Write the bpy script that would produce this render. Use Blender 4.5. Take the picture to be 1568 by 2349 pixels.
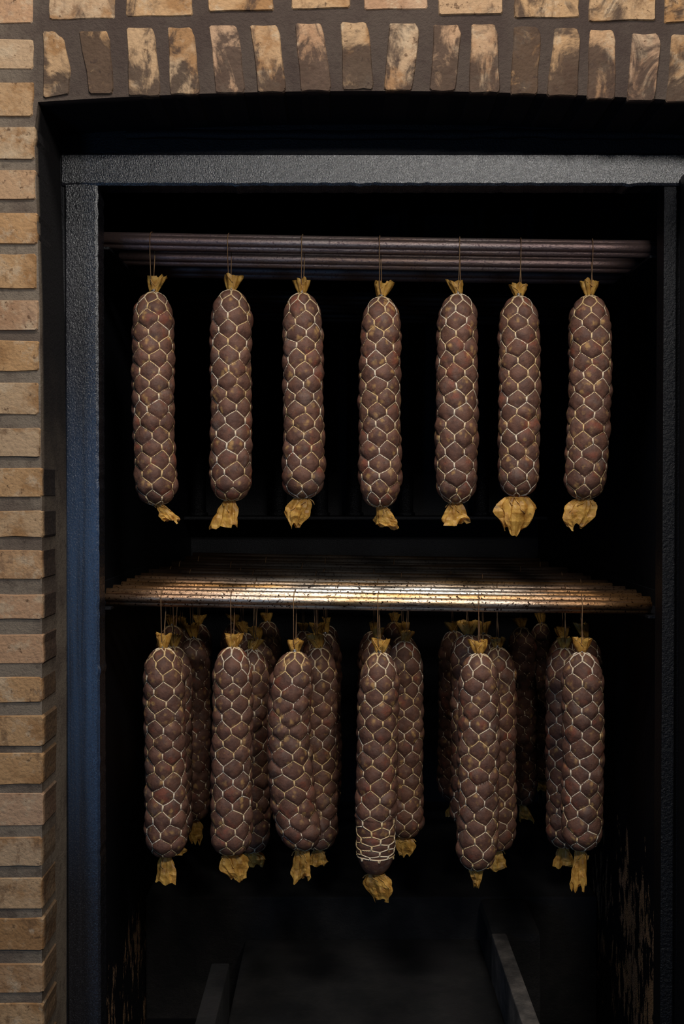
import bpy, math, random
import numpy as np
from mathutils import Vector, noise, Matrix

for o in list(bpy.data.objects): bpy.data.objects.remove(o)
scene = bpy.context.scene
col = scene.collection
R = math.radians
# ------------------------------------------------------------------ camera
W, H, F = 1568, 2349, 2588.0
CZ = 1.45                      # eye height
TILT = math.atan(44.5 / F)
cam = bpy.data.cameras.new('camera'); camo = bpy.data.objects.new('camera', cam); col.objects.link(camo)
camo.location = (0, 0, CZ); camo.rotation_euler = (R(90) - TILT, 0, 0)
cam.sensor_fit = 'VERTICAL'; cam.sensor_height = 36; cam.lens = F / H * 36; cam.clip_start = .02
scene.camera = camo
# ------------------------------------------------------------------ light and exposure
wd = bpy.data.worlds.new('world'); scene.world = wd; wd.use_nodes = True
wd.node_tree.nodes['Background'].inputs[0].default_value = (.62, .78, 1, 1)
wd.node_tree.nodes['Background'].inputs[1].default_value = .06
def area(name, loc, target, sx, sy, power, color):
    l = bpy.data.lights.new(name, 'AREA'); l.shape = 'RECTANGLE'; l.size = sx; l.size_y = sy
    l.energy = power; l.color = color
    o = bpy.data.objects.new(name, l); col.objects.link(o); o.location = loc
    o.rotation_euler = (Vector(target) - Vector(loc)).to_track_quat('-Z', 'Y').to_euler()
    return o
area('ceiling_lamp', (-.10, .92, CZ + 2.0), (.05, 2.2, CZ), .7, .45, 33, (1, .95, .89))
area('room_lamp', (.72, -.4, CZ + 1.42), (.05, 2.2, CZ - .1), .6, .3, 36, (1, .96, .91))
area('doorway_daylight', (-1.33, -1.0, CZ - .55), (-.52, 2.2, CZ - .2), .4, 1.1, 9, (.22, .50, 1))
scene.view_settings.view_transform = 'Standard'; scene.view_settings.look = 'None'
scene.view_settings.exposure = 0; scene.view_settings.gamma = 1; scene.view_settings.use_curve_mapping = False

# ------------------------------------------------------------------ helpers
ct, st_ = math.cos(TILT), math.sin(TILT)
def P(px, py, Y):
    """pixel of the 1568x2349 frame -> world point at depth Y"""
    a = (px - 784) / F; b = -(py - 1174.5) / F
    d = Vector((a, ct + b * st_, -st_ + b * ct))
    return Vector((0, 0, CZ)) + d * (Y / d.y)
def tag(o, label=None, cat=None, group=None, kind=None):
    if label: o['label'] = label
    if cat: o['category'] = cat
    if group: o['group'] = group
    if kind: o['kind'] = kind
    return o
def empty(name, loc):
    o = bpy.data.objects.new(name, None); o.empty_display_size = .05; o.location = loc; col.objects.link(o); return o
def mk(name, vs, fs, m, parent=None, smooth=False, loc=None):
    me = bpy.data.meshes.new(name); me.from_pydata([tuple(v) for v in vs], [], [tuple(int(i) for i in f) for f in fs])
    if smooth: me.polygons.foreach_set('use_smooth', [True] * len(me.polygons))
    me.update()
    me.materials.append(m)
    o = bpy.data.objects.new(name, me); col.objects.link(o)
    if loc is not None: o.location = loc
    if parent is not None: o.parent = parent
    return o
def boxmesh(x0, x1, y0, y1, z0, z1, bev=0):
    import bmesh
    bm = bmesh.new(); bmesh.ops.create_cube(bm, size=1)
    for v in bm.verts:
        v.co = Vector((x0 + (v.co.x + .5) * (x1 - x0), y0 + (v.co.y + .5) * (y1 - y0), z0 + (v.co.z + .5) * (z1 - z0)))
    if bev: bmesh.ops.bevel(bm, geom=list(bm.edges), offset=bev, segments=2, affect='EDGES', profile=.6)
    vs = [v.co.copy() for v in bm.verts]; bm.verts.index_update()
    fs = [[v.index for v in f.verts] for f in bm.faces]; bm.free()
    return vs, fs
def box(name, x0, x1, y0, y1, z0, z1, m, parent=None, bev=0):
    """box in world coordinates with its origin at the centre of its base"""
    c = Vector(((x0 + x1) / 2, (y0 + y1) / 2, z0)); pl = parent.location if parent is not None else Vector()
    vs, fs = boxmesh(x0 - c.x, x1 - c.x, y0 - c.y, y1 - c.y, z0 - c.z, z1 - c.z, bev)
    return mk(name, vs, fs, m, parent, loc=c - pl)

# ------------------------------------------------------------------ materials
def s2l(c): return tuple(((v / 255 + .055) / 1.055) ** 2.4 if v > 10 else v / 255 / 12.92 for v in c) + (1,)
class M:
    def __init__(s, name):
        s.m = bpy.data.materials.new(name); s.m.use_nodes = True
        s.n = s.m.node_tree.nodes; s.l = s.m.node_tree.links; s.b = s.n['Principled BSDF']
        g = s.n.new('ShaderNodeNewGeometry'); s.pos = g.outputs['Position']
        t = s.n.new('ShaderNodeTexCoord'); s.obj = t.outputs['Object']
        r = s.n.new('ShaderNodeObjectInfo'); s.rnd = r.outputs['Random']
    def inp(s, k, v):
        if hasattr(v, 'is_linked'): s.l.new(v, s.b.inputs[k])
        else: s.b.inputs[k].default_value = v
    def link(s, a, sock):
        if hasattr(a, 'is_linked'): s.l.new(a, sock)
        else: sock.default_value = a
    def map(s, v, scale, off=None):
        n = s.n.new('ShaderNodeMapping'); s.l.new(v, n.inputs[0]); n.inputs['Scale'].default_value = scale
        if off is not None:
            c = s.n.new('ShaderNodeCombineXYZ')
            for i in range(3): s.l.new(off, c.inputs[i])
            q = s.n.new('ShaderNodeVectorMath'); q.operation = 'SCALE'; s.l.new(c.outputs[0], q.inputs[0]); q.inputs['Scale'].default_value = 37.0
            s.l.new(q.outputs[0], n.inputs['Location'])
        return n.outputs[0]
    def noise(s, v, scale, detail=4, rough=.55, dist=0):
        n = s.n.new('ShaderNodeTexNoise'); s.l.new(v, n.inputs['Vector']); n.inputs['Scale'].default_value = scale
        n.inputs['Detail'].default_value = detail; n.inputs['Roughness'].default_value = rough; n.inputs['Distortion'].default_value = dist
        return n.outputs[0]
    def voro(s, v, scale, feat='F1'):
        n = s.n.new('ShaderNodeTexVoronoi'); n.feature = feat; s.l.new(v, n.inputs['Vector']); n.inputs['Scale'].default_value = scale
        return n.outputs['Distance']
    def ramp(s, f, a, b, lo=0., hi=1.):
        n = s.n.new('ShaderNodeMapRange'); n.interpolation_type = 'SMOOTHSTEP'; s.link(f, n.inputs[0])
        n.inputs[1].default_value = a; n.inputs[2].default_value = b; n.inputs[3].default_value = lo; n.inputs[4].default_value = hi
        return n.outputs[0]
    def math(s, op, a, b=0.):
        n = s.n.new('ShaderNodeMath'); n.operation = op; s.link(a, n.inputs[0]); s.link(b, n.inputs[1]); return n.outputs[0]
    def mix(s, f, a, b):
        n = s.n.new('ShaderNodeMix'); n.data_type = 'RGBA'; s.link(f, n.inputs[0])
        s.link(a, n.inputs[6]); s.link(b, n.inputs[7]); return n.outputs[2]
    def sep(s, v):
        n = s.n.new('ShaderNodeSeparateXYZ'); s.l.new(v, n.inputs[0]); return n.outputs
    def bump(s, h, dist, strength=1.):
        n = s.n.new('ShaderNodeBump'); n.inputs['Distance'].default_value = dist; n.inputs['Strength'].default_value = strength
        s.l.new(h, n.inputs['Height']); s.l.new(n.outputs[0], s.b.inputs['Normal'])

def mat_brick():
    s = M('old_brick'); v = s.map(s.pos, (1, 1, 1), s.rnd); x, y, z = s.sep(s.pos)
    base = s.mix(s.rnd, s2l((176, 148, 116)), s2l((176, 134, 88)))
    base = s.mix(s.ramp(s.noise(v, 12, 4, .6), .48, .62, 0, .9), base, s2l((146, 106, 66)))
    base = s.mix(s.ramp(s.noise(s.map(v, (1, 1, .6)), 26, 6, .72), .55, .66, 0, .7), base, s2l((104, 76, 52)))
    fr = s.n.new('ShaderNodeMath'); fr.operation = 'FRACT'; s.l.new(s.math('MULTIPLY', s.rnd, 7.3), fr.inputs[0])
    base = s.mix(s.ramp(fr.outputs[0], .3, 1, 0, .55), base, s2l((176, 140, 116)))
    base = s.mix(s.ramp(s.noise(v, 22, 6, .7), .52, .66, 0, .75), base, s2l((188, 164, 134)))
    base = s.mix(s.ramp(s.noise(v, 75, 4, .65), .62, .69, 0, .8), base, s2l((82, 58, 40)))
    fine = s.noise(s.map(s.pos, (1, 1, 3)), 160, 4, .7)
    base = s.mix(s.ramp(fine, .35, .75, 0, .3), base, s2l((120, 92, 66)))
    # tar and soot round the arch: patchy, heavier near the lower edge of the arch and high in the reveal
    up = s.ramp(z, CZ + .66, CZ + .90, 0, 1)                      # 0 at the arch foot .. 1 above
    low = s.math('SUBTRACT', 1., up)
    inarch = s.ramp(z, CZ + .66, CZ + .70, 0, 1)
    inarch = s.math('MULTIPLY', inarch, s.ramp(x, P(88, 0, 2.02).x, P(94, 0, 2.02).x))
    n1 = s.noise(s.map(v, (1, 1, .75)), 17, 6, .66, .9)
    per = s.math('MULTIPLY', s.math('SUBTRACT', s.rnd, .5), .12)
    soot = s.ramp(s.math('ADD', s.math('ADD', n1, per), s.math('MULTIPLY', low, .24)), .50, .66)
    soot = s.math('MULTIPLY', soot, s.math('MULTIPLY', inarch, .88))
    inside = s.math('MULTIPLY', s.ramp(y, 2.026, 2.04), s.ramp(s.math('ADD', z, s.math('MULTIPLY', n1, .3)), CZ - .5, CZ + .42, .42, 1))  # reveal sides: soot above, painted darkening below that offsets the room lamp
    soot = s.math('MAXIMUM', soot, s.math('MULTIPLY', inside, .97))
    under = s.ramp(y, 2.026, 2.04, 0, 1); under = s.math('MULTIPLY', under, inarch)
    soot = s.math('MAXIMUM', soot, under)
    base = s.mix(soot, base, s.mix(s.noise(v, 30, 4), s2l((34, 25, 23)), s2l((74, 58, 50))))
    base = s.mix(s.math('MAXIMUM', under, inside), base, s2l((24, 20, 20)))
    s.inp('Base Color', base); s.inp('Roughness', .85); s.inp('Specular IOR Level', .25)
    s.bump(s.math('ADD', s.noise(s.pos, 60, 6, .7), s.math('MULTIPLY', s.voro(s.pos, 130), -.25)), .004, .8)
    return s.m
def mat_mortar():
    s = M('grey_mortar'); x, y, z = s.sep(s.pos)
    base = s.mix(s.ramp(s.noise(s.pos, 9, 5, .6), .4, .65), s2l((128, 114, 98)), s2l((102, 88, 76)))
    base = s.mix(s.ramp(s.noise(s.pos, 40, 5, .7), .5, .72, 0, .6), base, s2l((64, 52, 44)))
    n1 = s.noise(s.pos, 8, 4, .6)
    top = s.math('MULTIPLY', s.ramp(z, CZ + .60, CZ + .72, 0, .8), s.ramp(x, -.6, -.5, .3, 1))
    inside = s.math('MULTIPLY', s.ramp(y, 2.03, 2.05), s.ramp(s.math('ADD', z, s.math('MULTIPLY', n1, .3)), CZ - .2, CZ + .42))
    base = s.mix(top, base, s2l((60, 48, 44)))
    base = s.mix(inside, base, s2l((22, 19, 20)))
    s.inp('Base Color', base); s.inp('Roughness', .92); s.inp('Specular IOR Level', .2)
    s.bump(s.noise(s.pos, 130, 5, .75), .004, .9)
    return s.m
def mat_steel():
    s = M('black_painted_steel'); x, y, z = s.sep(s.pos)
    st = s.noise(s.map(s.pos, (1, 1, .5)), 420, 2, .5)
    fine = s.noise(s.map(s.pos, (1, 1, .7)), 900, 2, .6)
    w = s.noise(s.map(s.pos, (60, 60, 1.5)), 1, 4, .6)
    base = s.mix(s.ramp(w, .4, .7), s2l((21, 21, 25)), s2l((31, 31, 36)))
    base = s.mix(s.ramp(s.noise(s.pos, 30, 5, .7), .66, .74, 0, .8), base, s2l((20, 18, 18)))
    # blue window reflection painted into the left stile's colour, streaky, with ragged ends
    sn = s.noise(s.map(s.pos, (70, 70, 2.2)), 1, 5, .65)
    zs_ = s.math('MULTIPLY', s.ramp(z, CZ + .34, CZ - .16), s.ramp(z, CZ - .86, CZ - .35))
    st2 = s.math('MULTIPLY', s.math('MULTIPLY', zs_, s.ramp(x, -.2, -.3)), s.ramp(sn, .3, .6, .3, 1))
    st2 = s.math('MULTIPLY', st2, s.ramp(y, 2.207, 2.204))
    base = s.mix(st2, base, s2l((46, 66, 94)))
    grit = s.noise(s.pos, 520, 2, .6)
    base = s.mix(s.ramp(grit, .56, .66, 0, .6), base, s2l((64, 64, 70)))  # pale flecks painted into the colour for the sparkle of the bumpy paint
    s.inp('Base Color', base); s.inp('Roughness', s.ramp(grit, .35, .65, .16, .34)); s.inp('Specular IOR Level', .95)
    s.bump(s.math('ADD', st, s.math('MULTIPLY', fine, .6)), .0009, .85)
    return s.m
def mat_tar(name='black_tar', patches=False):
    s = M(name); x, y, z = s.sep(s.pos)
    base = s2l((17, 17, 21)); rough = .55
    if patches:
        n = s.noise(s.map(s.pos, (1, 1.3, .5)), 22, 7, .72, .3)
        big = s.noise(s.map(s.pos, (1, 1, .5)), 5, 2, .5)
        zz = s.math('ADD', s.ramp(z, CZ - .55, CZ - 1.05, -.14, .09), s.math('MULTIPLY', s.ramp(x, .1, -.1), s.ramp(z, CZ - 1.16, CZ - 1.0, -.02, -.2)))
        p = s.ramp(s.math('ADD', s.math('ADD', n, s.math('MULTIPLY', big, .35)), zz), .80, .825)
        grit = s.ramp(s.noise(s.pos, 420, 2, .6), .42, .55)
        p = s.math('MULTIPLY', p, grit)
        base = s.mix(p, base, s.mix(s.noise(s.pos, 12, 3), s2l((196, 146, 82)), s2l((166, 134, 116))))
        s.inp('Roughness', s.mix(p, (.45, .45, .45, 1), (.9, .9, .9, 1)))
    else: s.inp('Roughness', rough)
    s.inp('Base Color', base); s.inp('Specular IOR Level', .28)
    s.bump(s.math('ADD', s.noise(s.map(s.pos, (1, 1, .4)), 70, 5, .7), s.noise(s.pos, 300, 3, .6)), .003, .55)
    return s.m
def mat_door():
    s = M('door_black'); s.inp('Base Color', s2l((13, 13, 16))); s.inp('Roughness', .36); s.inp('Specular IOR Level', .3)
    s.bump(s.noise(s.pos, 150, 4, .7), .005, .8); return s.m
def mat_concrete():
    s = M('sooty_concrete')
    base = s.mix(s.ramp(s.noise(s.pos, 9, 6, .65), .35, .7), s2l((16, 15, 15)), s2l((38, 35, 33)))
    base = s.mix(s.ramp(s.noise(s.pos, 5, 3, .6, .6), .5, .64, 0, .8), base, s2l((30, 26, 26)))
    s.inp('Base Color', base); s.inp('Roughness', .9); s.bump(s.noise(s.pos, 70, 6, .7), .008, .8); return s.m
def mat_kerb():
    s = M('pale_kerb_concrete')
    s.inp('Base Color', s.mix(s.ramp(s.noise(s.pos, 14, 5, .65), .35, .7), s2l((62, 58, 55)), s2l((112, 104, 97))))
    s.inp('Roughness', .9); s.bump(s.noise(s.pos, 90, 6, .7), .006, .8); return s.m
def mat_rod():
    s = M('smoked_aluminium'); v = s.map(s.obj, (1, 1, 1), s.rnd); x, y, z = s.sep(s.pos)
    n = s.noise(s.map(v, (2.2, 24, 24)), 1, 4, .6)
    clean = s.mix(s.ramp(n, .38, .62), s2l((236, 228, 216)), s2l((206, 160, 100)))
    ends = s.math('ADD', s.ramp(x, -.05, -.36), s.ramp(x, .22, .52))
    clean = s.mix(s.math('MULTIPLY', ends, .85), clean, s2l((150, 104, 62)))
    clean = s.mix(s.ramp(s.noise(s.map(v, (5, 90, 90)), 1, 5, .7), .54, .68, 0, .85), clean, s2l((78, 42, 22)))
    spots = s.ramp(s.noise(s.map(v, (1, 1, 1)), 210, 3, .6), .57, .63)
    clean = s.mix(spots, clean, s2l((46, 28, 18)))
    # colour darkens towards the back of the chamber and turns greyer on the upper rods
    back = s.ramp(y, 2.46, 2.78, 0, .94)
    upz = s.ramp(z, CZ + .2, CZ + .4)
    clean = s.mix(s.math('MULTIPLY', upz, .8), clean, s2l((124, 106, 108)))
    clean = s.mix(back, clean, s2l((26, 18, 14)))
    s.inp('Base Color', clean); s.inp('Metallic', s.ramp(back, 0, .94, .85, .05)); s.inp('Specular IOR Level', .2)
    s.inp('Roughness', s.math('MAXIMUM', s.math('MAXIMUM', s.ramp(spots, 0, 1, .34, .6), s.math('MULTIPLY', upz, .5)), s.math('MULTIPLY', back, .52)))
    s.bump(s.noise(s.map(v, (.4, 1, 1)), 200, 4, .7), .0016, .75); return s.m
def mat_sausage():
    s = M('cured_sausage_casing'); v = s.map(s.obj, (1, 1, 1), s.rnd)
    base = s.mix(s.ramp(s.noise(v, 45, 4, .6), .35, .65), s2l((88, 60, 49)), s2l((114, 78, 62)))
    base = s.mix(s.ramp(s.noise(v, 32, 3, .5), .56, .72, 0, .55), base, s2l((142, 74, 52)))
    dn = s.n.new('ShaderNodeTexNoise'); s.l.new(v, dn.inputs['Vector']); dn.inputs['Scale'].default_value = 90
    dv = s.n.new('ShaderNodeVectorMath'); dv.operation = 'MULTIPLY_ADD'; s.l.new(dn.outputs['Color'], dv.inputs[0]); dv.inputs[1].default_value = (.012, .012, .016); s.l.new(v, dv.inputs[2])
    fat = s.ramp(s.voro(s.map(dv.outputs[0], (1, 1, .8)), 66), .46, .10)
    fat = s.math('MULTIPLY', fat, s.ramp(s.noise(v, 34, 3, .6), .43, .62))
    base = s.mix(s.math('MULTIPLY', fat, .68), base, s2l((196, 152, 92)))
    base = s.mix(s.ramp(s.noise(v, 26, 5, .7), .52, .72, 0, .5), base, s2l((120, 103, 93)))
    base = s.mix(s.ramp(s.noise(v, 150, 3, .6), .58, .72, 0, .5), base, s2l((58, 38, 34)))
    s.inp('Base Color', base); s.inp('Roughness', .62); s.inp('Specular IOR Level', .32)
    s.bump(s.math('ADD', s.noise(v, 170, 5, .7), s.math('MULTIPLY', s.noise(v, 60, 3, .5), 1.4)), .0016, .7); return s.m
def mat_thread(name, a, b, yc=0.):
    s = M(name); v = s.map(s.obj, (1, 1, 1), s.rnd)
    base = s.mix(s.ramp(s.noise(v, 16, 4, .6), .38, .62), s2l(a), s2l(b))
    tw = s.n.new('ShaderNodeTexWave'); tw.inputs['Scale'].default_value = 260; tw.bands_direction = 'DIAGONAL'; s.l.new(s.obj, tw.inputs['Vector'])
    s.inp('Base Color', base); s.inp('Roughness', .75); s.bump(tw.outputs[1], .0006, .8); return s.m
def mat_casing():
    s = M('dried_casing'); v = s.map(s.obj, (1, 1, 1), s.rnd)
    base = s.mix(s.ramp(s.noise(v, 60, 5, .7), .35, .68), s2l((253, 202, 102)), s2l((198, 140, 60)))
    base = s.mix(s.ramp(s.noise(v, 38, 4, .6), .56, .7, 0, .7), base, s2l((106, 78, 42)))
    s.inp('Base Color', base); s.inp('Roughness', .42); s.inp('Specular IOR Level', .45)
    s.bump(s.noise(s.map(v, (1, 1, .35)), 170, 4, .6), .0012, .8)
    tr = s.n.new('ShaderNodeBsdfTranslucent'); s.l.new(base, tr.inputs[0])
    mx = s.n.new('ShaderNodeMixShader'); mx.inputs[0].default_value = .4
    s.l.new(s.b.outputs[0], mx.inputs[1]); s.l.new(tr.outputs[0], mx.inputs[2])
    s.l.new(mx.outputs[0], s.n['Material Output'].inputs[0]); return s.m
def mat_plain(name, c, rough, metal=0):
    s = M(name); n = s.noise(s.pos, 60, 3)
    s.inp('Base Color', s.mix(n, s2l(c), s2l(tuple(v * .8 for v in c)))); s.inp('Roughness', rough); s.inp('Metallic', metal); return s.m
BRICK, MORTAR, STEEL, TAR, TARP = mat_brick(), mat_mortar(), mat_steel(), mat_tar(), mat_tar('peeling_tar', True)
DOORM, CONC, ROD, SAUS = mat_door(), mat_concrete(), mat_rod(), mat_sausage()
NET = mat_thread('cream_net_thread', (246, 228, 200), (236, 200, 140))
TWINE = mat_thread('brown_twine', (150, 116, 78), (120, 84, 54))
TIE = mat_thread('yellow_tie_thread', (226, 172, 84), (208, 160, 96))
CASE, CLIP = mat_casing(), mat_plain('clip_metal', (170, 172, 180), .3, 1)

# ------------------------------------------------------------------ brick wall round the opening
YW, YF = 2.02, 2.20            # wall face, steel frame face
FLOOR = 0.0
wall = empty('wall_front', (0, YW, FLOOR)); tag(wall, kind='structure')
rng = random.Random(4)
def brick(outline, depth=.09, proud=None):
    """outline: pixel corners at the wall face (4 or more), chipped and rounded; built as a solid block"""
    pts = [P(px, py, YW) for px, py in outline]
    c = sum(pts, Vector()) / len(pts)
    out = []
    n = len(pts); sd = rng.uniform(0, 99)
    for i in range(n):                     # nick each corner and let the sides wander
        a, b, d = pts[i - 1], pts[i], pts[(i + 1) % n]
        ka = min(.3, rng.uniform(.0015, .0045) / max((a - b).length, 1e-4)); kd = min(.3, rng.uniform(.0015, .0045) / max((d - b).length, 1e-4))
        out += [b.lerp(a, ka), b.lerp(d, kd)]
        for tm in ((.33, .68) if (d - b).length > .05 else (.5,)):
            m = b.lerp(d, tm + rng.uniform(-.06, .06)); out.append(m + (m - c).normalized() * rng.uniform(-.0022, .0014))
    pr = rng.uniform(-.001, .0012) if proud is None else proud
    cx, cz = c.x, c.z; k = len(out)
    vs = []
    tx, tz = rng.uniform(-.02, .02), rng.uniform(-.02, .02)
    for p in out: vs.append((p.x - cx - math.copysign(.0016, p.x - cx), -pr + (p.x - cx) * tx * .5 + (p.z - cz) * tz * .5, p.z - cz - math.copysign(.0016, p.z - cz)))
    for p in out: vs.append((p.x - cx, .003, p.z - cz))
    for p in out: vs.append((p.x - cx, depth, p.z - cz))
    fs = [list(range(k))[::-1]]
    for r in range(2):
        for i in range(k):
            j = (i + 1) % k; fs.append((r * k + i, r * k + j, (r + 1) * k + j, (r + 1) * k + i))
    # orient outward
    a = [Vector(vs[i]) for i in range(3)]
    if (a[1] - a[0]).cross(a[2] - a[1]).y < 0: fs = [f[::-1] for f in fs]
    fs = [f[::-1] for f in fs] if False else fs
    return mk('brick', vs, fs, BRICK, wall, loc=(cx, 0, cz - FLOOR))
left = [(-40, 55, 75), (88, 160, 76), (190, 265, 76), (292, 365, 80), (388, 460, 82), (485, 560, 84), (583, 660, 82), (688, 759, 88), (779, 852, 90),
        (877, 951, 88), (979, 1047, 92), (1074, 1143, 95), (1170, 1235, 97), (1263, 1329, 97), (1361, 1422, 97), (1453, 1523, 98), (1552, 1614, 96),
        (1642, 1711, 99), (1730, 1802, 99), (1819, 1896, 99), (1921, 1991, 94), (2014, 2084, 97), (2107, 2180, 99), (2209, 2278, 98), (2301, 2372, 99),
        (2397, 2466, 99), (2494, 2562, 99)]
for k, (y0, y1, xr) in enumerate(left):
    j = lambda: rng.uniform(-3, 3)
    w = 292 if k % 2 else 168
    brick([(xr - w, y0 + j()), (xr + j() * .5, y0 + j()), (xr + j() * .5, y1 + j()), (xr - w, y1 + j())], .095)
    brick([(xr - w - 18 - 290, y0 + j()), (xr - w - 18, y0 + j()), (xr - w - 18, y1 + j()), (xr - w - 18 - 290, y1 + j())], .06)
top = [(112, 263, 44), (288, 442, 37), (477, 628, 26), (668, 803, 20), (835, 981, 22), (1006, 1153, 34), (1179, 1329, 41), (1350, 1503, 49), (1523, 1672, 52), (1700, 1850, 58)]
for a, b, y1 in top:
    brick([(a, y1 - 78), (b, y1 - 78), (b, y1 - 2), (a, y1 + 1)], .06)
for row in range(1, 3):
    for k in range(11):
        a = 40 + 178 * k - (row % 2) * 80; y1 = 40 - row * 98
        brick([(a, y1 - 75), (a + 152, y1 - 75), (a + 152, y1), (a, y1)], .06)
sold = [((97, 140), (98, 160), 70, 225), ((180, 252), (203, 260), 70, 216), ((289, 356), (294, 368), 62, 220), ((384, 446), (389, 459), 61, 217),
        ((478, 548), (494, 562), 57, 213), ((572, 642), (590, 656), 56, 213), ((676, 742), (689, 760), 52, 210), ((780, 846), (785, 857), 49, 206),
        ((893, 962), (880, 947), 52, 208), ((994, 1058), (984, 1046), 55, 209), ((1081, 1142), (1075, 1147), 54, 214), ((1178, 1241), (1170, 1234), 60, 217),
        ((1272, 1331), (1253, 1326), 63, 221), ((1353, 1412), (1345, 1411), 67, 228), ((1450, 1516), (1437, 1503), 75, 232), ((1540, 1606), (1526, 1596), 77, 234),
        ((1632, 1698), (1620, 1688), 80, 238), ((1724, 1790), (1712, 1780), 84, 243)]
for i, ((a0, a1), (b0, b1), y0, y1) in enumerate(sold):
    o = [(a0, y0), (a1 - 8, y0), (a1, y0 + 22), (b1, y1 - 12), (b1 - 3, y1), (b0, y1)]
    if i == 0: o = [(97, 70), (122, 70), (146, 88), (162, 160), (158, 216), (98, 226)]
    brick(o, .165)
for k, (y0, y1, xr) in enumerate(left):          # the pier right of the opening, behind the open door
    if y0 > 180: brick([(1800, y0), (1800 + (150 if k % 2 else 290), y0), (1800 + (150 if k % 2 else 290), y1), (1800, y1)], .095)
# mortar body: left pier, right pier, arch band
ym = .0028
def mortar_block(poly_px, name='mortar', y1=.185, x_in=None):
    pts = [P(x, y, YW) for x, y in poly_px]; k = len(pts); vs = []
    for p in pts: vs.append((p.x, ym, p.z - FLOOR))
    for p in pts: vs.append((p.x, y1, p.z - FLOOR))
    fs = [list(range(k))[::-1], [k + i for i in range(k)]] + [(i, (i + 1) % k, k + (i + 1) % k, k + i) for i in range(k)]
    return mk(name, vs, fs, MORTAR, wall)
arch = lambda x: 207 + 4.4e-5 * (x - 850) ** 2
zf = 1130 + CZ / 2.02 * F + 20
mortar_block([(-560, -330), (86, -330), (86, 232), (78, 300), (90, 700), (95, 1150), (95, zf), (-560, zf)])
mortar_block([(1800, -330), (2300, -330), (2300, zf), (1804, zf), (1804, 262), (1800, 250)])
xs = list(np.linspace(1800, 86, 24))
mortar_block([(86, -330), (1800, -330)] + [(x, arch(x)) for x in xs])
# soot-black lower skin of the arch and reveal (tar-run mortar) closing onto the steel frame
# ------------------------------------------------------------------ steel frame in the opening
trim = empty('trim_1', (0, YF, FLOOR)); tag(trim, kind='structure')
xl0, xl1 = P(150, 1130, YF).x, P(226, 1130, YF).x
xr0, xr1 = P(1519, 1130, YF).x, P(1548, 1130, YF).x
zt, zb = P(800, 352, YF).z, P(800, 425, YF).z
RET = .05
def ragged_bar(name, x0, x1, z0, z1, edge, y0=YF, depth=.055, amp=.0016):
    """steel bar with a bevelled, welded-looking lumpy inner edge; edge = 'x1' or 'z0'"""
    vs = []; fs = []
    L = (z1 - z0) if edge == 'x1' else (x1 - x0); n = int(L / .006)
    for i in range(n + 1):
        t = i / n; q = noise.noise(Vector((t * L * 60, edge == 'x1', 0))) * amp + max(0, noise.noise(Vector((t * L * 25, 7, 3))) - .35) * amp * 6
        prof = [(0, .003), (.003, 0), (1, 0), (2, .003), (2, depth)]
        for a, d in ((0, depth), (0, .003), (1, 0), (2, 0), (3, .0025), (3, depth)):
            if edge == 'x1':
                w = {0: x0, 1: x0 + .003, 2: x1 - .005 + q, 3: x1 + q}[a]; vs.append((w, y0 - YF + d, z0 + t * L - FLOOR))
            else:
                w = {0: z1, 1: z1 - .003, 2: z0 + .005 - q, 3: z0 - q}[a]; vs.append((x0 + t * L, y0 - YF + d, w - FLOOR))
    for i in range(n):
        for k in range(5):
            a = i * 6 + k; f = (a, a + 1, a + 7, a + 6); fs.append(f if edge == 'x1' else f)
    fs.append(tuple(range(6))); fs.append(tuple(n * 6 + k for k in range(6))[::-1])
    me = mk(name, vs, fs, STEEL, trim)
    import bmesh
    bm = bmesh.new(); bm.from_mesh(me.data); bmesh.ops.recalc_face_normals(bm, faces=bm.faces); bm.to_mesh(me.data); bm.free()
    return me
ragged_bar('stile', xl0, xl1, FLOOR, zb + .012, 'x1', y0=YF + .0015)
ragged_bar('header', xl0 - .004, xr1 + .14, zb, zt, 'z0')
box('stile', xr0, xr1, YF, YF + .05, FLOOR, zb - .002, DOORM, trim, .0022)  # darker black than the left stile: its dark reflection put into the colour
box('flange', P(100, 0, YF).x, xl0 - .001, YF + .006, YF + .05, FLOOR, zt + .1, TAR, trim, .002)
box('flange', xr1 + .001, xr1 + .16, YF + .02, YF + .06, FLOOR, zb - .003, TAR, trim, .002)
box('lintel_plate', P(95, 0, YF).x, xr1 + .16, YF + .012, YF + .03, zt - .004, zt + .16, TAR, trim, .002)
# rolled lip below the arch that catches a faint light
vs = []; fs = []; n = 60
for i in range(n + 1):
    x = -.42 + i * .022; rr = .006 + .002 * noise.noise(Vector((i * .4, 2, 1)))
    zc = zt + .040 + .004 * noise.noise(Vector((i * .13, 5, 0)))
    for k in range(8):
        a = k * math.pi / 4; vs.append((x, .012 + rr * math.cos(a), zc + rr * 1.6 * math.sin(a) - FLOOR))
for i in range(n):
    for k in range(8): fs.append((i * 8 + k, i * 8 + (k + 1) % 8, i * 8 + 8 + (k + 1) % 8, i * 8 + 8 + k))
mk('sealing_bead', vs, fs, TAR, trim, True)
# open door leaf at the right, standing square to the wall
door = empty('door_1', (xr1 + .002, YF, FLOOR + .06)); tag(door, kind='structure')
dz = P(1550, 408, YF).z
box('leaf', xr1 + .004, xr1 + .045, YF - 1.12, YF - .006, FLOOR + .06, dz, DOORM, door, .004)
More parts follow.
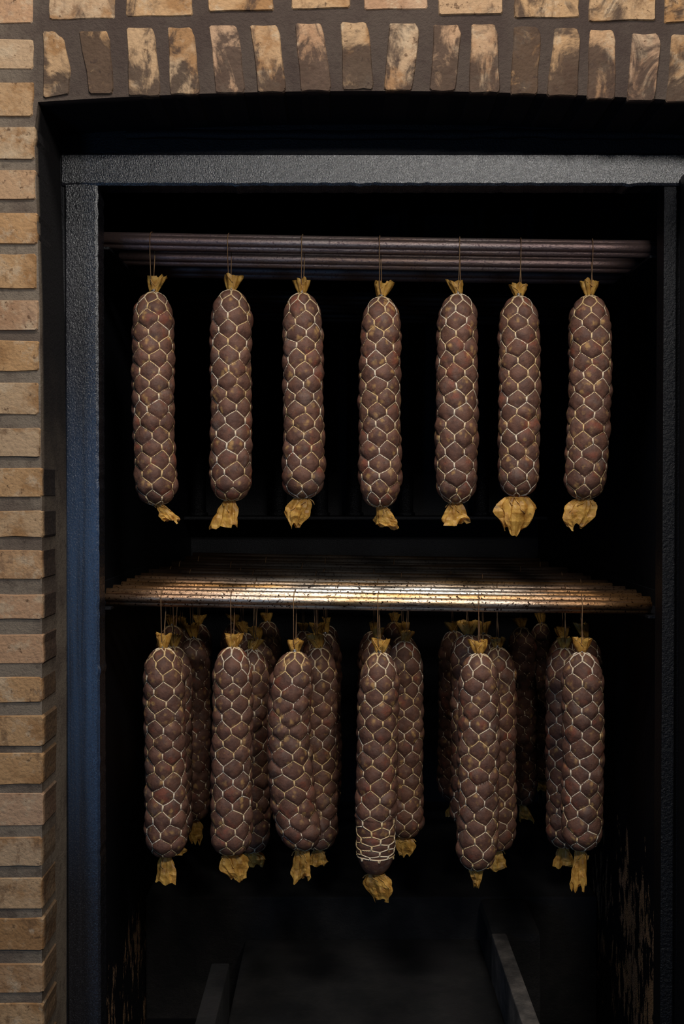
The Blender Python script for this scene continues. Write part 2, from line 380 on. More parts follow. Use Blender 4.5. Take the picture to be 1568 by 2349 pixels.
# ------------------------------------------------------------------ chamber
XL, XR, YB, ZC = -.535, .695, 4.0, CZ + .98
box('wall_left', XL - .12, XL, YF + .081, YB, FLOOR, ZC, TARP, None); box('wall_right', XR, XR + .12, YF + .081, YB, FLOOR, ZC, TARP, None)
box('wall_back', XL - .12, XR + .12, YB, YB + .12, FLOOR, ZC, TAR, None)
box('ceiling', XL - .12, XR + .12, YF + .081, YB + .12, ZC, ZC + .1, TAR, None)
box('floor', XL - 1.2, XR + 1.2, -1.4, YB + .12, FLOOR - .1, FLOOR, CONC, None)
for n_ in ('wall_left', 'wall_right', 'wall_back', 'ceiling', 'floor'): tag(bpy.data.objects[n_], kind='structure')
# closing strips between the frame and chamber ceiling
box('header_backing', XL - .12, XR + .12, YF + .05, YF + .081, zt + .0, ZC + .1, TAR, None); tag(bpy.data.objects['header_backing'], kind='structure'); bpy.data.objects['header_backing'].name = 'wall_inner'
for x0, x1 in ((XL - .12, xl0 + .01), (xr1 + .001, XR + .12)):
    o = box('trim_2', x0, x1, YF + .062, YF + .081, FLOOR, zt + .0, TAR, None); tag(o, kind='structure')
# sunken ash pit and its kerbs
zr = CZ - 1.10
def slab(name, x0, x1, y0, y1, z0, z1, m=CONC, bev=.006):
    vs, fs = boxmesh(x0, x1, y0, y1, z0, z1, bev)
    o = mk(name, [Vector(v) - Vector(((x0 + x1) / 2, (y0 + y1) / 2, z0)) for v in vs], fs, m, None, loc=((x0 + x1) / 2, (y0 + y1) / 2, z0))
    return tag(o, kind='structure')
slab('floor', XL + .001, XR - .001, 3.05, YB - .001, FLOOR, zr)
slab('floor', .372, .50, 2.80, 3.049, FLOOR, zr, bev=.02)
slab('floor', -.262, .372, YF + .09, 3.049, FLOOR, zr - .115)
KERB = mat_kerb()
kerb1 = slab('trim_3', .373, .410, YF + .09, 2.799, FLOOR, zr, m=KERB, bev=.004)
kerb2 = slab('trim_4', -.305, -.263, YF + .09, 2.62, FLOOR, zr, m=CONC, bev=.004)
slab('floor', .411, XR - .001, YF + .09, 2.799, FLOOR, FLOOR + .02, m=TAR)
slab('floor', XL + .001, -.306, YF + .09, 3.049, FLOOR, FLOOR + .02, m=TAR)

# vertical flue pipes at the back
for k, px in enumerate((455, 640, 735, 812, 930, 1103, 1215)):
    c = P(px, 1130, 3.86); zb_, zt_ = P(px, 1184, 3.86).z, CZ + .97
    vs = []; fs = []; rr = .026
    prof = [(0, rr + .006), (.012, rr + .006), (.014, rr), (zt_ - zb_ - .014, rr), (zt_ - zb_, rr)]
    for z, r in prof:
        for a in range(24): vs.append((r * math.cos(a * math.pi / 12), r * math.sin(a * math.pi / 12), z))
    for i in range(len(prof) - 1):
        for a in range(24): fs.append((i * 24 + a, i * 24 + (a + 1) % 24, i * 24 + 24 + (a + 1) % 24, i * 24 + 24 + a))
    fs.append(list(range(24))[::-1]); fs.append([(len(prof) - 1) * 24 + a for a in range(24)])
    o = mk('heating_pipe', vs, fs, DOORM, None, True, loc=(c.x, 3.86, zb_))
    tag(o, ['black upright pipe on back wall, furthest left behind the upper sausages', 'black upright pipe seen left of the third upper sausage',
            'black upright pipe seen right of the third upper sausage', 'black upright pipe seen left of the middle upper sausage',
            'black upright pipe seen just right of the middle upper sausage', 'black upright pipe with blue glint right of the fifth upper sausage',
            'black upright pipe furthest right, behind the sixth upper sausage'][k], 'pipe', 'black pipes on the back wall')
sh = box('pipe_ledge', XL + .001, XR - .001, 3.80, YB - .001, P(0, 1184, 3.86).z - .012, P(0, 1184, 3.86).z, TAR, None, .004)
tag(sh, 'black steel ledge along the back wall under the upright pipes', 'ledge')

# ------------------------------------------------------------------ smoking rods on rails
ZU, ZM = CZ + .508, CZ - .222
ROLL = math.tan(R(.9))
def rod_z(z, x): return z - (x - .0) * ROLL
def rod_profile(n=48):
    d, r = .0090, .0092; out = []
    for k in range(n):
        a = 2 * math.pi * k / n; ph = ((a + math.pi / 4) % (math.pi / 2)) - math.pi / 4
        q = d * math.cos(ph) + math.sqrt(r * r - (d * math.sin(ph)) ** 2); out.append((q * math.cos(a), q * math.sin(a)))
    return out
RP = rod_profile()
def rod(Y, z, x0, x1, label, group):
    L = x1 - x0; vs = []; fs = []; n = 10; k = len(RP); cx = (x0 + x1) / 2
    tw = rng.uniform(-.05, .05)
    for i in range(n + 1):
        x = -L / 2 + L * i / n; sag = -.0012 * (1 - (2 * i / n - 1) ** 2)
        for (a, b) in RP:
            ca, sa = math.cos(tw), math.sin(tw); vs.append((x, a * ca - b * sa, a * sa + b * ca + sag - x * ROLL))
    for i in range(n):
        for j in range(k): fs.append((i * k + j, i * k + k + j, i * k + k + (j + 1) % k, i * k + (j + 1) % k))
    fs.append(list(range(k))); fs.append([n * k + j for j in range(k)][::-1])
    o = mk('smoking_rod', vs, fs, ROD, None, True, loc=(cx, Y, rod_z(z, cx)))
    return tag(o, label, 'rod', group)
MY = [2.32, 2.40, 2.49, 2.58, 2.67, 2.76, 2.90, 3.00, 3.24, 3.50, 3.70]
UY = [2.32, 2.48, 2.61, 2.95, 3.09, 3.25]
ordn = ['front', 'second', 'third', 'fourth', 'fifth', 'sixth', 'seventh', 'eighth', 'ninth', 'tenth', 'rearmost']
for i, Y in enumerate(MY):
    j1, j2 = rng.uniform(0, .012), rng.uniform(0, .012)
    lb = {0: 'thick gold and silver lobed metal rod at the front of the lower tier'}.get(i, '%s rod from the front in the lower tier, smoke-stained lobed metal' % ordn[i])
    if i == 10: lb = 'rearmost black rod of the lower tier'
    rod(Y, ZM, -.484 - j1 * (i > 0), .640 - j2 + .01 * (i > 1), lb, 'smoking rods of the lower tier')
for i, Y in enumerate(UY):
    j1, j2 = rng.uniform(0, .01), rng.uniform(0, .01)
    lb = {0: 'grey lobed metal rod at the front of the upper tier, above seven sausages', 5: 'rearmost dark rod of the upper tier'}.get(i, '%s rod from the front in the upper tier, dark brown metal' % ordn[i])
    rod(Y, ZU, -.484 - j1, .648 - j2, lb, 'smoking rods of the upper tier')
def rail(x0, x1, z, lab):
    """angle-iron rail: a vertical leg on the chamber wall and a horizontal leg under the rods"""
    t = .005; xa, xb = (x0, x1)
    wallx = xa if xa < 0 else xb
    sgn = 1 if wallx < 0 else -1
    hw = abs(xb - xa)
    sec = [(0, -.005), (hw, -.005), (hw, 0), (t, 0), (t, .035), (0, .035)]
    vs = []
    for y in (0, YB - .03 - 2.29):
        for a, b in sec: vs.append((sgn * a, y, b))
    fs = [tuple(range(6)), tuple(range(11, 5, -1))] + [(i, i + 6, (i + 1) % 6 + 6, (i + 1) % 6) for i in range(6)]
    if sgn > 0: fs = [f[::-1] for f in fs]
    o = mk('support_rail', vs, fs, TAR, None, loc=(wallx, 2.29, z)); tag(o, lab, 'rail', 'rails carrying the smoking rods')
for z, nm in ((ZU, 'upper'), (ZM, 'lower')):
    rail(XL + .0005, -.470, rod_z(z, -.484) - .0185, 'black angle rail on the left chamber wall carrying the %s rods' % nm)
    rail(.622, XR - .0005, rod_z(z, .64) - .0185, 'black angle rail on the right chamber wall carrying the %s rods' % nm)

# ------------------------------------------------------------------ netted sausages
def tube(path, r, sides=6, closed=False, vs=None, fs=None):
    """append a tube along path (list of Vector) to vs, fs"""
    b = len(vs); n = len(path)
    for i, p in enumerate(path):
        t = (path[min(i + 1, n - 1)] - path[max(i - 1, 0)]) if not closed else (path[(i + 1) % n] - path[i - 1])
        t = t.normalized() if t.length > 1e-9 else Vector((0, 0, 1))
        u = t.cross(Vector((.13, 1, .07))).normalized(); w = t.cross(u)
        rr = r[i] if isinstance(r, (list, tuple)) else r
        for k in range(sides):
            a = 2 * math.pi * k / sides; vs.append(p + (u * math.cos(a) + w * math.sin(a)) * rr)
    m = n if closed else n - 1
    for i in range(m):
        j = (i + 1) % n
        for k in range(sides): fs.append((b + i * sides + k, b + i * sides + (k + 1) % sides, b + j * sides + (k + 1) % sides, b + j * sides + k))
    if not closed:
        fs.append(tuple(b + k for k in range(sides))[::-1]); fs.append(tuple(b + (n - 1) * sides + k for k in range(sides)))
NC, VF = 6, .21                       # cells round, half length of the upright strands in row units
def sausage(Y, cx, yt, yb, xb, tuft, tail, label, group, bend=0., rs=1., pitch=.0262, phase=None, comp=False, seed=0, lo=False, topdome=.066, botdome=.046, sx=None):
    """cx,yt: pixel of the body's top; xb,yb: pixel of its bottom; tuft=(x,y0,y1,w); tail=(x,y1,w,kind); Y=depth of its rod"""
    rg = random.Random(seed * 7 + 3); nr = np.random.RandomState(seed + 11)
    s = Y / F
    top, bot = P(cx, yt, Y), P(xb, yb, Y)
    Lb = top.z - bot.z
    root = empty('netted_sausage', (bot.x, Y, bot.z)); tag(root, label, 'sausage', group)
    Rn = .0390 * rs
    # profile: z down from the top
    nd = 38 if not lo else 20; nm = 150 if not lo else 80; na = 84 if not lo else 54
    zt_, zb_ = topdome, botdome
    prof = []
    for i in range(nd + 1):
        a = i / nd * math.pi / 2; prof.append((zt_ * (1 - math.cos(a)), Rn * (.07 + .93 * math.sin(a) ** .92)))
    for i in range(1, nm): prof.append((zt_ + (Lb - zt_ - zb_) * i / nm, Rn))
    for i in range(nd + 1):
        a = math.pi / 2 * (1 - i / nd); prof.append((Lb - zb_ * (1 - math.cos(math.pi / 2 - a + 0) if False else 1 - math.sin(math.pi / 2 - a)), Rn * (.07 + .93 * math.sin(a) ** .8)))
    zs = np.array([p[0] for p in prof]); r = np.array([p[1] for p in prof])
    r = r * (1 + .035 * (zs / Lb) - .02 + .02 * np.sin(zs / Lb * 5 + seed))
    ds = np.hypot(np.diff(zs), np.diff(r)); sa = np.concatenate([[0], np.cumsum(ds)]); S = sa[-1]
    # node rows along the arc
    rows = [(-.004 + rg.uniform(-.005, .004) if phase is None else phase)]
    while rows[-1] < S + .05:
        p = pitch * (1 + .06 * math.sin(len(rows) * 1.7 + seed))
        if comp:
            u = rows[-1] / S; p = pitch * (1 if u < .66 else max(.44, 1 - (u - .66) * 3.4))
        rows.append(rows[-1] + p)
    rows = np.array(rows); idx = np.arange(len(rows))
    send = S * .885 if comp else S - .004
    def wof(sv): return np.interp(sv, rows, idx)
    twist = rg.uniform(-.5, .5) / .45; th0 = rg.uniform(0, 1)
    if seed % 3 == 0: th0 = rg.choice([.0, .5]) + .25
    bx = top.x - bot.x; lean = rg.uniform(-.003, .003)
    def centre(z):                       # local offset of the axis from the root, z measured down from the top
        t = z / Lb; return (bx * (1 - t) + bend * np.sin(np.pi * t) + 0 * t, lean * np.sin(np.pi * t))
    th = np.arange(na) * 2 * np.pi / na
    T, SA = np.meshgrid(th, sa); RR = np.repeat(r[:, None], na, 1); ZZ = np.repeat(zs[:, None], na, 1)
    wv = wof(sa)[:, None] * np.ones((1, na))
    pl = np.interp(sa, rows[:-1], np.diff(rows))[:, None] * np.ones((1, na))
    qa, qb, qc = rg.uniform(0, 6), rg.uniform(0, 6), rg.uniform(0, 6)
    wu = lambda t, sv: .07 * np.sin(2 * t + qa) * np.sin(sv * 38 + qb) + .05 * np.sin(5 * t + qc) * np.sin(sv * 61 + qa)
    wy = lambda t, sv: (.07 * np.sin(t + qb + sv * 9) + .05 * np.sin(3 * t + qa) * np.sin(sv * 47 + qc)) * np.clip(sv / .03, 0, 1) * (0 if comp else 1)
    U = T * NC / (2 * np.pi) + th0 + twist * SA + wu(T, SA)
    wv = wv + wy(T, SA)
    Wc = 2 * np.pi * RR / NC
    best = np.zeros_like(U); cid = np.zeros_like(U)
    for dj in (-1, 0, 1):
        j = np.round(wv) + dj; off = .5 + np.mod(j, 2) * .5
        cu = np.round(U - off) + off; a = np.abs(U - cu) * Wc; b = np.abs(wv - j) * pl
        m = (1 - 2 * VF) * pl / (Wc / 2 + 1e-6)
        d = np.minimum(Wc / 2 - a, ((1 - VF) * pl - b - a * m) / np.sqrt(1 + m * m))
        up = d > best; best = np.where(up, d, best); cid = np.where(up, j * 7.31 + np.mod(cu, NC) * 3.17, cid)
    x = np.clip(best / .0185, 0, 1)
    Hc = .0058 * rs * (1 + .28 * np.sin(cid * 12.9898 + seed) )
    if comp: Hc = Hc * np.where(SA > S * .72, .45, 1.) * np.where(SA > send - .006, 0, 1.)
    h = Hc * np.sqrt(np.clip(1 - (1 - x) ** 2, 0, 1)) * np.clip(RR / Rn * 1.15 - .1, 0, 1)
    if comp: h = h + np.where(SA > send, .0012, 0.)
    dr = np.gradient(r, sa); dz = np.gradient(zs, sa)
    nrm_r = dz[:, None]; nrm_z = dr[:, None]           # outward normal of the profile (r, up)
    lf = lambda t, z: noise.noise(Vector((math.cos(t) * 1.4, math.sin(t) * 1.4, z * 26 + seed * 5))) * .0018
    lump = np.array([[lf(t, z) for t in th] for z in zs]) * (RR / Rn)
    rad = RR + (h + lump) * nrm_r; up_ = h * nrm_z
    cxv, cyv = centre(ZZ)
    X = cxv + rad * np.cos(T); Yy = cyv + rad * np.sin(T); Z = Lb - ZZ + up_
    V = np.stack([X, Yy, Z], -1).reshape(-1, 3)
    n0 = len(zs)
    I, J = np.meshgrid(np.arange(n0 - 1), np.arange(na), indexing='ij')
    a = I * na + J; b = I * na + (J + 1) % na
    fs = np.stack([a, a + na, b + na, b], -1).reshape(-1, 4).tolist()
    fs.append(list(range(na))); fs.append([(n0 - 1) * na + k for k in range(na)][::-1])
    mk('meat_body', V.tolist(), fs, SAUS, root, True)
    # net threads
    def surf(u, w, lift=.0007):
        sv = np.interp(w, idx, rows); t = (u - th0 - twist * sv) * 2 * math.pi / NC
        for _ in range(3):
            sv = float(np.interp(w - float(wy(t, sv)), idx, rows)); t = (u - th0 - twist * sv - float(wu(t, sv))) * 2 * math.pi / NC
        z = float(np.interp(sv, sa, zs)); rr = float(np.interp(sv, sa, r)); 
        nr_, nz_ = float(np.interp(sv, sa, dz)), float(np.interp(sv, sa, dr))
        q = rr + (lift + lf(t, z) * rr / Rn) * nr_; ox, oy = centre(z)
        return Vector((float(ox) + q * math.cos(t), float(oy) + q * math.sin(t), Lb - z + lift * nz_))
    vs = []; fn = []; w_end = float(wof(send)); jc = float(wof(S * .70)); sid = 5 if not lo else 4
    nseg = 4 if not lo else 3
    j = 0
    r1, r2 = .00135, .0022
    while j < w_end + 1:
        for i in range(NC):
            u = i + (j % 2) * .5
            vfj, vfn = [VF + (.15 * min(1, max(0, q - jc) / 3) if comp else 0) for q in (j, j + 1)]
            w0, w1 = j - vfj, j + vfj
            if j == 0: w0 = -.0
            if w0 < w_end:
                w1c = min(w1, w_end)
                pth = [surf(u, w0 + (w1c - w0) * k / 2) for k in range(3)]
                if j == 0 or (j == 1 and phase is not None and phase < .006): pass
                tube(pth, r2, sid, False, vs, fn)
            for sgn in (-.5, .5):
                wa, wb = j + vfj, j + 1 - vfn
                if wa < w_end:
                    k1 = 1. if wb <= w_end else (w_end - wa) / (wb - wa)
                    pth = [surf(u + sgn * k1 * k / nseg, wa + (wb - wa) * k1 * k / nseg, .0009) for k in range(nseg + 1)]
                    # the thread bows a little onto the cell it holds
                    tube(pth, r1, sid, False, vs, fn)
        j += 1
    # strands gathered from the first row up to the clip
    for i in range(NC):
        p0 = surf(i, 0); neck = Vector((float(bx) + .006 * math.cos(i), .006 * math.sin(i), Lb + .002))
        mid = surf(i, 0, .001).lerp(neck, .5) + Vector((0, 0, .001))
        tube([p0, mid, neck], .0011, 4, False, vs, fn)
    if comp:                            # the loose net end: a ring and short dangling loops
        ring = []
        for k in range(24):
            ring.append(surf(k * NC / 24., w_end + .05 * math.sin(k), .0012))
        tube(ring, .0015, 5, True, vs, fn)
        for i in range(NC):
            for q in (-.05, .05):
                tube([surf(i + q, w_end, .001), surf(i + q * .8, w_end + .28, .002), surf(i + q * .3, w_end + .5, .003)], .0013, 4, False, vs, fn)
    mk('netting', vs, fn, NET, root, True)
    # clip
    tx, ty0, ty1, tw = tuft
    neck = Vector((bx, 0, Lb + .001)); vs = []; fc = []
    tilt_n = (tx - cx) * s * .25
    for q in (0, .0028):
        ring = [neck + Vector((.0062 * math.cos(a), .0062 * math.sin(a), .0015 + q + tilt_n * math.cos(a))) for a in [k * math.pi / 8 for k in range(16)]]
        tube(ring, .0012, 5, True, vs, fc)
    mk('clip', vs, fc, CLIP, root, True)
    # bunched casing above the clip
    tz0, tz1 = Lb - .002, P(tx, ty0, Y).z - bot.z; hw = tw * s / 2; dx = (tx - cx) * s
    vs = []; ft = []; A = 36; N = 10; p1, p2 = rg.uniform(0, 6), rg.uniform(0, 6); kf = rg.choice([5, 6, 7]); flat = rg.uniform(.6, .85); fang = rg.uniform(-.5, .5)
    for layer, (ls, lh) in enumerate(((1, 1), (.62, .86))):
        b0 = len(vs)
        for i in range(N + 1):
            t = i / N
            base_r = .0052 + (hw * 1.12 - .0052) * (t ** .62) * (1 - .10 * max(0, t - .75) * 4)
            for k in range(A):
                a = 2 * math.pi * k / A
                ripple = 1 + (.10 + .15 * t) * math.sin(kf * a + p1 + layer + t) + (.05 + .10 * t) * math.sin((kf * 2 + 1) * a + p2 + t * 2)
                nn = noise.noise(Vector((math.cos(a) * 2.2, math.sin(a) * 2.2, t * 3 + seed * 3 + layer))) * .22 * t
                rr = base_r * ls * (ripple + nn)
                x_, y_ = rr * math.cos(a), rr * math.sin(a) * flat
                x_, y_ = x_ * math.cos(fang) - y_ * math.sin(fang) * .4, x_ * math.sin(fang) * .4 + y_ * math.cos(fang)
                jag = (.10 * math.sin(2 * a + p2) + .04 * math.sin(kf * a + p1 * 2) + .30 * noise.noise(Vector((a * 2, seed, 1)))) * t * t
                z_ = (tz1 - tz0) * t * (1 + jag * .55 - .06) * lh
                vs.append(Vector((bx + dx * t ** 1.2 + x_, y_, tz0 + z_)))
        for i in range(N):
            for k in range(A): ft.append((b0 + i * A + k, b0 + i * A + (k + 1) % A, b0 + i * A + A + (k + 1) % A, b0 + i * A + A + k))
        if layer: ft.append([b0 + N * A + k for k in range(A)])
    mk('casing_tuft', vs, ft, CASE, root, True)
    def gp(i, k, AA, off=.0009):
        p = vs[i * AA + k % AA]; ax = sum((vs[i * AA + q] for q in range(AA)), Vector()) / AA; return p + (p - ax).normalized() * off
    vt = []; fv = []; kk = 27 + rg.choice([-2, -1, 0, 1, 2]); m = rg.choice([4, 5, 6])
    tube([gp(N, kk - 6, A), gp(N - 2, kk - 4, A), gp(m, kk, A), gp(N - 2, kk + 3, A), gp(N, kk + 5, A)], .0009, 4, False, vt, fv)
    tube([gp(m, kk, A), gp(1, kk + rg.choice([-2, 0, 2]), A)], .0009, 4, False, vt, fv)
    mk('net_strand', vt, fv, TIE, root, True)
    # folded tail of casing below
    lx, ly, lw, kind = tail
    Lt = bot.z - P(lx, ly, Y).z + .004; hw = lw * s / 2; dx = (lx - xb) * s
    vs = []; ft = []; A = 30; N = 10; p1, p2, p3 = rg.uniform(0, 6), rg.uniform(0, 6), rg.uniform(0, 6); flat = rg.uniform(.4, .6); fang = rg.uniform(-.35, .35)
    for i in range(N + 1):
        t = i / N
        if kind == 'fan': w_ = .2 + .9 * t ** .6
        elif kind == 'leaf': w_ = .2 + .95 * math.sin(min(1, t * 1.02) ** .72 * math.pi * .86)
        elif kind == 'strip': w_ = .62 + .32 * t
        else: w_ = .9 - .62 * t if t > .12 else .3 + 5 * t
        for k in range(A):
            a = 2 * math.pi * k / A
            fold = 1 + .15 * math.sin(4 * a + p1 + t * 1.5) + .14 * math.sin(9 * a + p2 - t * 2)
            nn = noise.noise(Vector((math.cos(a) * 1.8 + seed, math.sin(a) * 1.8, t * 3.2))) * .38 * min(1, t * 2)
            rr = hw * w_ * (fold + nn); rr = max(rr, .002)
            x_, y_ = rr * math.cos(a), rr * math.sin(a) * flat + .004 * noise.noise(Vector((x_ * 90 if k else 0, t * 5, seed * 2))) if k else rr * math.sin(a) * flat
            x_, y_ = x_ * math.cos(fang) - y_ * math.sin(fang) * .5, x_ * math.sin(fang) + y_ * math.cos(fang)
            jag = (.05 * math.sin(2 * a + p3) + .03 * math.sin(5 * a + p1) + .24 * noise.noise(Vector((math.cos(a) * 1.6, math.sin(a) * 1.6, seed + .5)))) * t * t
            vs.append(Vector((x_ + dx * t ** .8 , y_, .004 - Lt * t * (.93 + jag))))
    for i in range(N):
        for k in range(A): ft.append((i * A + k, i * A + A + k, i * A + A + (k + 1) % A, i * A + (k + 1) % A))
    ft.append(list(range(A)))
    mk('casing_tail', vs, ft, CASE, root, False)
    tail_vs = vs
    # tie thread round the lower neck with a loose loop
    vs = []; fz = []
    def tp(i, k, off=.0012):
        p = tail_vs[i * A + k % A]; ax = sum((tail_vs[i * A + q] for q in range(A)), Vector()) / A; return p + (p - ax).normalized() * off
    tube([tp(1, k) for k in range(A)], .0011, 5, True, vs, fz)
    if not lo:
        k0 = 22 + rg.choice([-3, -1, 1, 3]); sd = rg.choice([-1, 1])
        tube([tp(1, k0), tp(2, k0 - sd, .002), tp(3, k0 - 2 * sd, .002), tp(4, k0 - 2 * sd, .0016), tp(5, k0 - 3 * sd, .003)], .0010, 5, False, vs, fz)
        tube([tp(1, k0 + 3 * sd), tp(2, k0 + 2 * sd, .0025), tp(3, k0, .002)], .0010, 5, False, vs, fz)
        tube([tp(1, k0 + 6 * sd), tp(2, k0 + 7 * sd, .004), tp(3, k0 + 7 * sd, .005), tp(2, k0 + 8 * sd, .006)], .0010, 5, False, vs, fz)
    mk('tie_thread', vs, fz, TIE, root, True)
    # hanging loop over the rod
    zrod = rod_z(ZU if yt < 1000 else ZM, bot.x + bx) - bot.z
    sxw = (((sx if sx else tx * .3 + cx * .7) - 784) * s) - bot.x
    vs = []; fh = []; g = .0022
    pth = [Vector((bx, -.004, Lb + .003)), Vector((bx * .4 + sxw * .6 - g, -.011, Lb + .022)), Vector((sxw - g, -.017, zrod - .03))]
    for k in range(9):
        a = math.pi + (-math.pi) * k / 8; pth.append(Vector((sxw - g * math.cos(k / 8 * math.pi), .0188 * math.cos(a), zrod + .0195 * math.sin(a))))
    pth += [Vector((sxw + g, .016, zrod - .03)), Vector((bx * .4 + sxw * .6 + g, -.006, Lb + .022)), Vector((bx, -.003, Lb + .003))]
    tube(pth, .00095, 5, False, vs, fh)
    mk('hanging_string', vs, fh, TWINE, root, True)
    return root

GU, GF, GB = 'sausages of the upper tier', 'front row of sausages in the lower tier', 'sausages behind the front row in the lower tier'
N6 = ['first', 'second', 'third', 'fourth', 'fifth', 'sixth', 'seventh']
upper = [  # cx, yt, yb, xb, tuft, tail, string x
    (352, 672, 1157, 360, (362, 632, 672, 36), (393, 1197, 34, 'fan'), 351, 'leftmost netted sausage of the upper tier, tuft leaning right'),
    (530, 667, 1147, 530, (535, 630, 666, 34), (513, 1207, 56, 'fan'), 527, 'second upper sausage from the left, broad fanned casing tail'),
    (692, 674, 1141, 695, (692, 640, 673, 34), (675, 1210, 44, 'leaf'), 695, 'third upper sausage from the left, narrow tail hanging to its left'),
    (874, 683, 1162, 872, (881, 645, 681, 40), (888, 1211, 48, 'fan'), 871, 'middle one of the seven upper sausages, slim top with tail below right'),
    (1050, 676, 1153, 1046, (1041, 643, 676, 30), (1043, 1205, 52, 'fan'), 1053, 'fifth upper sausage from the left, tuft tipped to the left'),
    (1189, 681, 1137, 1187, (1189, 650, 681, 34), (1180, 1223, 68, 'leaf'), 1192, 'sixth upper sausage from the left, longest wide tail of the tier'),
    (1351, 680, 1144, 1339, (1351, 643, 680, 38), (1320, 1213, 54, 'leaf'), 1355, 'rightmost upper sausage, leaning left at its foot')]
for i, (cx, yt, yb, xb, tu, ta, sx, lb) in enumerate(upper):
    sausage(2.32, cx, yt, yb, xb, tu, ta, lb, GU, seed=i + 1, bend=[-.004, 0, .002, -.002, -.001, .002, .006][i], sx=sx,
            botdome=[.05, .045, .046, .06, .05, .045, .05][i], rs=[1.0, .99, .98, .99, .98, .97, 1.0][i])
lower = [
    (374, 1487, 1962, 382, (375, 1452, 1487, 30), (380, 2024, 48, 'fan'), 374, 'leftmost front-row sausage of the lower tier', .001, 1.0),
    (534, 1485, 1957, 530, (535, 1452, 1485, 36), (545, 2022, 50, 'leaf'), 533, 'second front-row sausage from left in the lower tier', 0, .98),
    (676, 1496, 1947, 694, (676, 1466, 1496, 32), (688, 2018, 44, 'strip'), 676, 'third lower front sausage, curved and bulging at its foot', -.020, 1.06),
    (871, 1498, 2003, 860, (874, 1465, 1498, 34), (874, 2066, 54, 'leaf'), 868, 'middle lower front sausage whose net is bunched above a bare round end', -.001, .98),
    (1098, 1500, 1993, 1092, (1098, 1467, 1500, 36), (1092, 2036, 34, 'tip'), 1098, 'fifth lower front sausage, smooth net and tiny tapered tail', .002, .98),
    (1334, 1497, 1947, 1332, (1333, 1462, 1497, 38), (1327, 2041, 36, 'strip'), 1334, 'rightmost front-row lower sausage with a long straight strip of casing', .003, .99)]
for i, (cx, yt, yb, xb, tu, ta, sx, lb, bd, rs) in enumerate(lower):
    sausage(2.32, cx, yt, yb, xb, tu, ta, lb, GF, seed=i + 21, bend=bd, sx=sx, comp=(i == 3), rs=rs, botdome=[.046, .042, .055, .06, .05, .042][i])
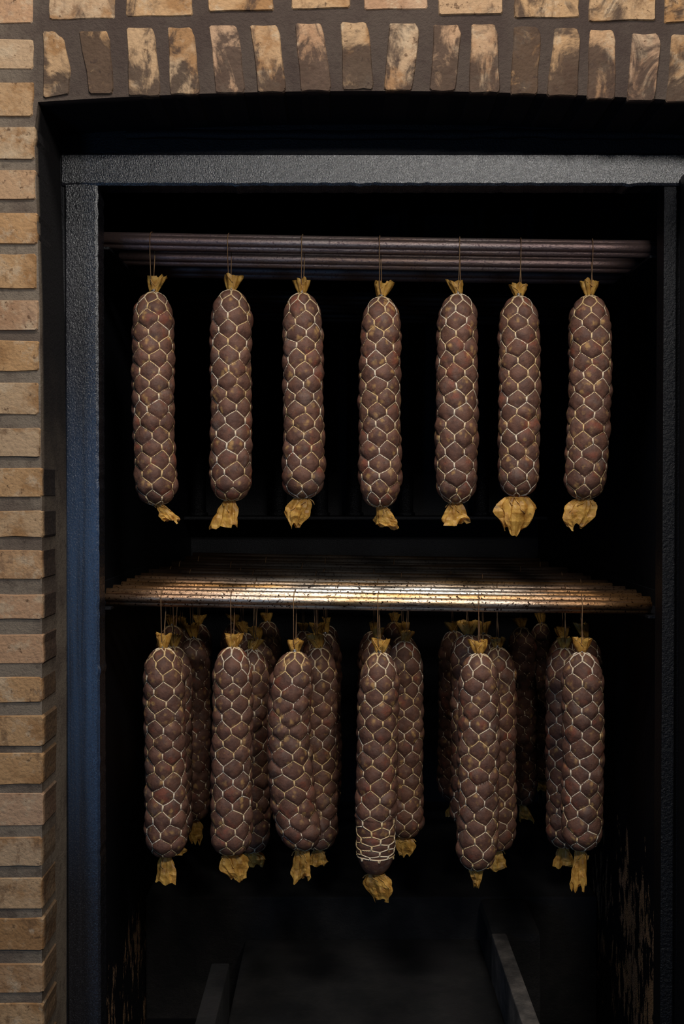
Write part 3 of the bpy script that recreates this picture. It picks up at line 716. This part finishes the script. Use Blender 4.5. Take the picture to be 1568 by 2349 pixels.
back = [  # Y, cx, yt, yb, tuft x, tuft y0, w, tail dx, tail y, label
    (2.58, 398, 1484, 1932, 402, 1455, 26, 4, 1962, 'sausage peeping out right behind the leftmost front sausage, lower tier'),
    (2.90, 444, 1465, 1880, 438, 1429, 30, 6, 1935, 'dim sausage third deep behind the lower left corner, broad tuft'),
    (3.24, 422, 1447, 1830, 414, 1414, 20, 2, 1860, 'hidden sausage whose pale tuft shows over the lower left cluster'),
    (3.00, 394, 1436, 1830, 393, 1411, 24, 2, 1860, 'sausage nearest the left chamber wall, only tuft seen, lower tier'),
    (3.50, 455, 1433, 1790, 457, 1410, 26, 2, 1815, 'farthest sausage of the left cluster with net-wrapped tuft'),
    (2.58, 577, 1491, 1953, 587, 1466, 32, 10, 1990, 'sausage half hidden right behind the second front sausage, lower tier'),
    (2.90, 591, 1467, 1880, 582, 1438, 30, 0, 1905, 'middle-depth sausage between second and third front sausages'),
    (3.00, 560, 1453, 1850, 553, 1424, 26, 0, 1880, 'sausage behind the second front one, tuft tipped left'),
    (3.24, 540, 1429, 1800, 531, 1409, 26, 0, 1830, 'dark sausage left of and far behind the second front sausage'),
    (3.50, 613, 1427, 1785, 611, 1405, 24, 0, 1810, 'far dim sausage showing between second and third front sausages'),
    (2.58, 731, 1487, 1946, 722, 1453, 36, -2, 1988, 'well-lit sausage just right behind the curved front sausage'),
    (2.90, 728, 1456, 1880, 726, 1428, 28, 0, 1905, 'sausage two behind the curved front one, spiky tuft on the left'),
    (3.00, 746, 1455, 1860, 744, 1427, 22, 0, 1885, 'dark sausage at right edge of the third cluster, knotted thread'),
    (3.24, 696, 1448, 1810, 694, 1429, 24, 0, 1835, 'small dim sausage left behind the curved front sausage'),
    (3.50, 749, 1436, 1785, 747, 1416, 16, 0, 1810, 'almost black sausage deepest in the third cluster'),
    (2.58, 928, 1472, 1918, 936, 1446, 25, 0, 1966, 'sausage right behind the bare-ended middle one, lower tier'),
    (2.90, 926, 1461, 1880, 921, 1427, 28, 0, 1905, 'sausage two behind, with steel clip right of centre, lower tier'),
    (2.67, 866, 1467, 1890, 867, 1440, 26, 0, 1925, 'sausage directly behind the bare-ended one, left edge showing'),
    (3.00, 857, 1449, 1850, 858, 1426, 18, 0, 1880, 'dim sausage deep behind the bare-ended one, tuft under a thread'),
    (3.50, 904, 1428, 1785, 904, 1405, 22, 0, 1810, 'far dark sausage with small grey tuft above the middle cluster'),
    (2.58, 1140, 1486, 1948, 1140, 1462, 28, -6, 1995, 'sausage tucked right behind the fifth front sausage, yellow tuft'),
    (2.67, 1073, 1457, 1895, 1070, 1423, 40, 0, 1925, 'sausage left behind the fifth front one with wide fanned tuft'),
    (3.00, 1041, 1449, 1835, 1034, 1426, 28, 0, 1870, 'dim leftmost sausage of the fifth cluster'),
    (2.90, 1108, 1456, 1880, 1106, 1425, 26, 0, 1905, 'hidden sausage straight behind the fifth front tuft'),
    (3.24, 1196, 1440, 1845, 1193, 1417, 27, 12, 1885, 'lone dark sausage right of the fifth cluster, ringed net visible'),
    (3.50, 1242, 1431, 1790, 1238, 1405, 21, 0, 1815, 'deepest sausage at right, small grey tuft near the front rod'),
    (2.58, 1294, 1487, 1942, 1296, 1461, 30, -4, 1988, 'sausage left behind the rightmost front one, dangling tail threads'),
    (3.00, 1291, 1466, 1870, 1288, 1437, 34, 0, 1895, 'hidden sausage with ragged tuft left behind the rightmost one'),
    (2.76, 1341, 1463, 1880, 1331, 1428, 28, 0, 1905, 'shadowed sausage right behind the rightmost front sausage')]
for i, (Y, cx, yt, yb, tx, ty, tw, tdx, tly, lb) in enumerate(back):
    sausage(Y, cx, yt, yb, cx, (tx, ty, yt, tw), (cx + tdx, tly, 40 if Y < 2.8 else 30, 'leaf' if i % 2 else 'fan'), lb, GB, seed=i + 50, lo=Y > 2.7, sx=tx, rs=.99)
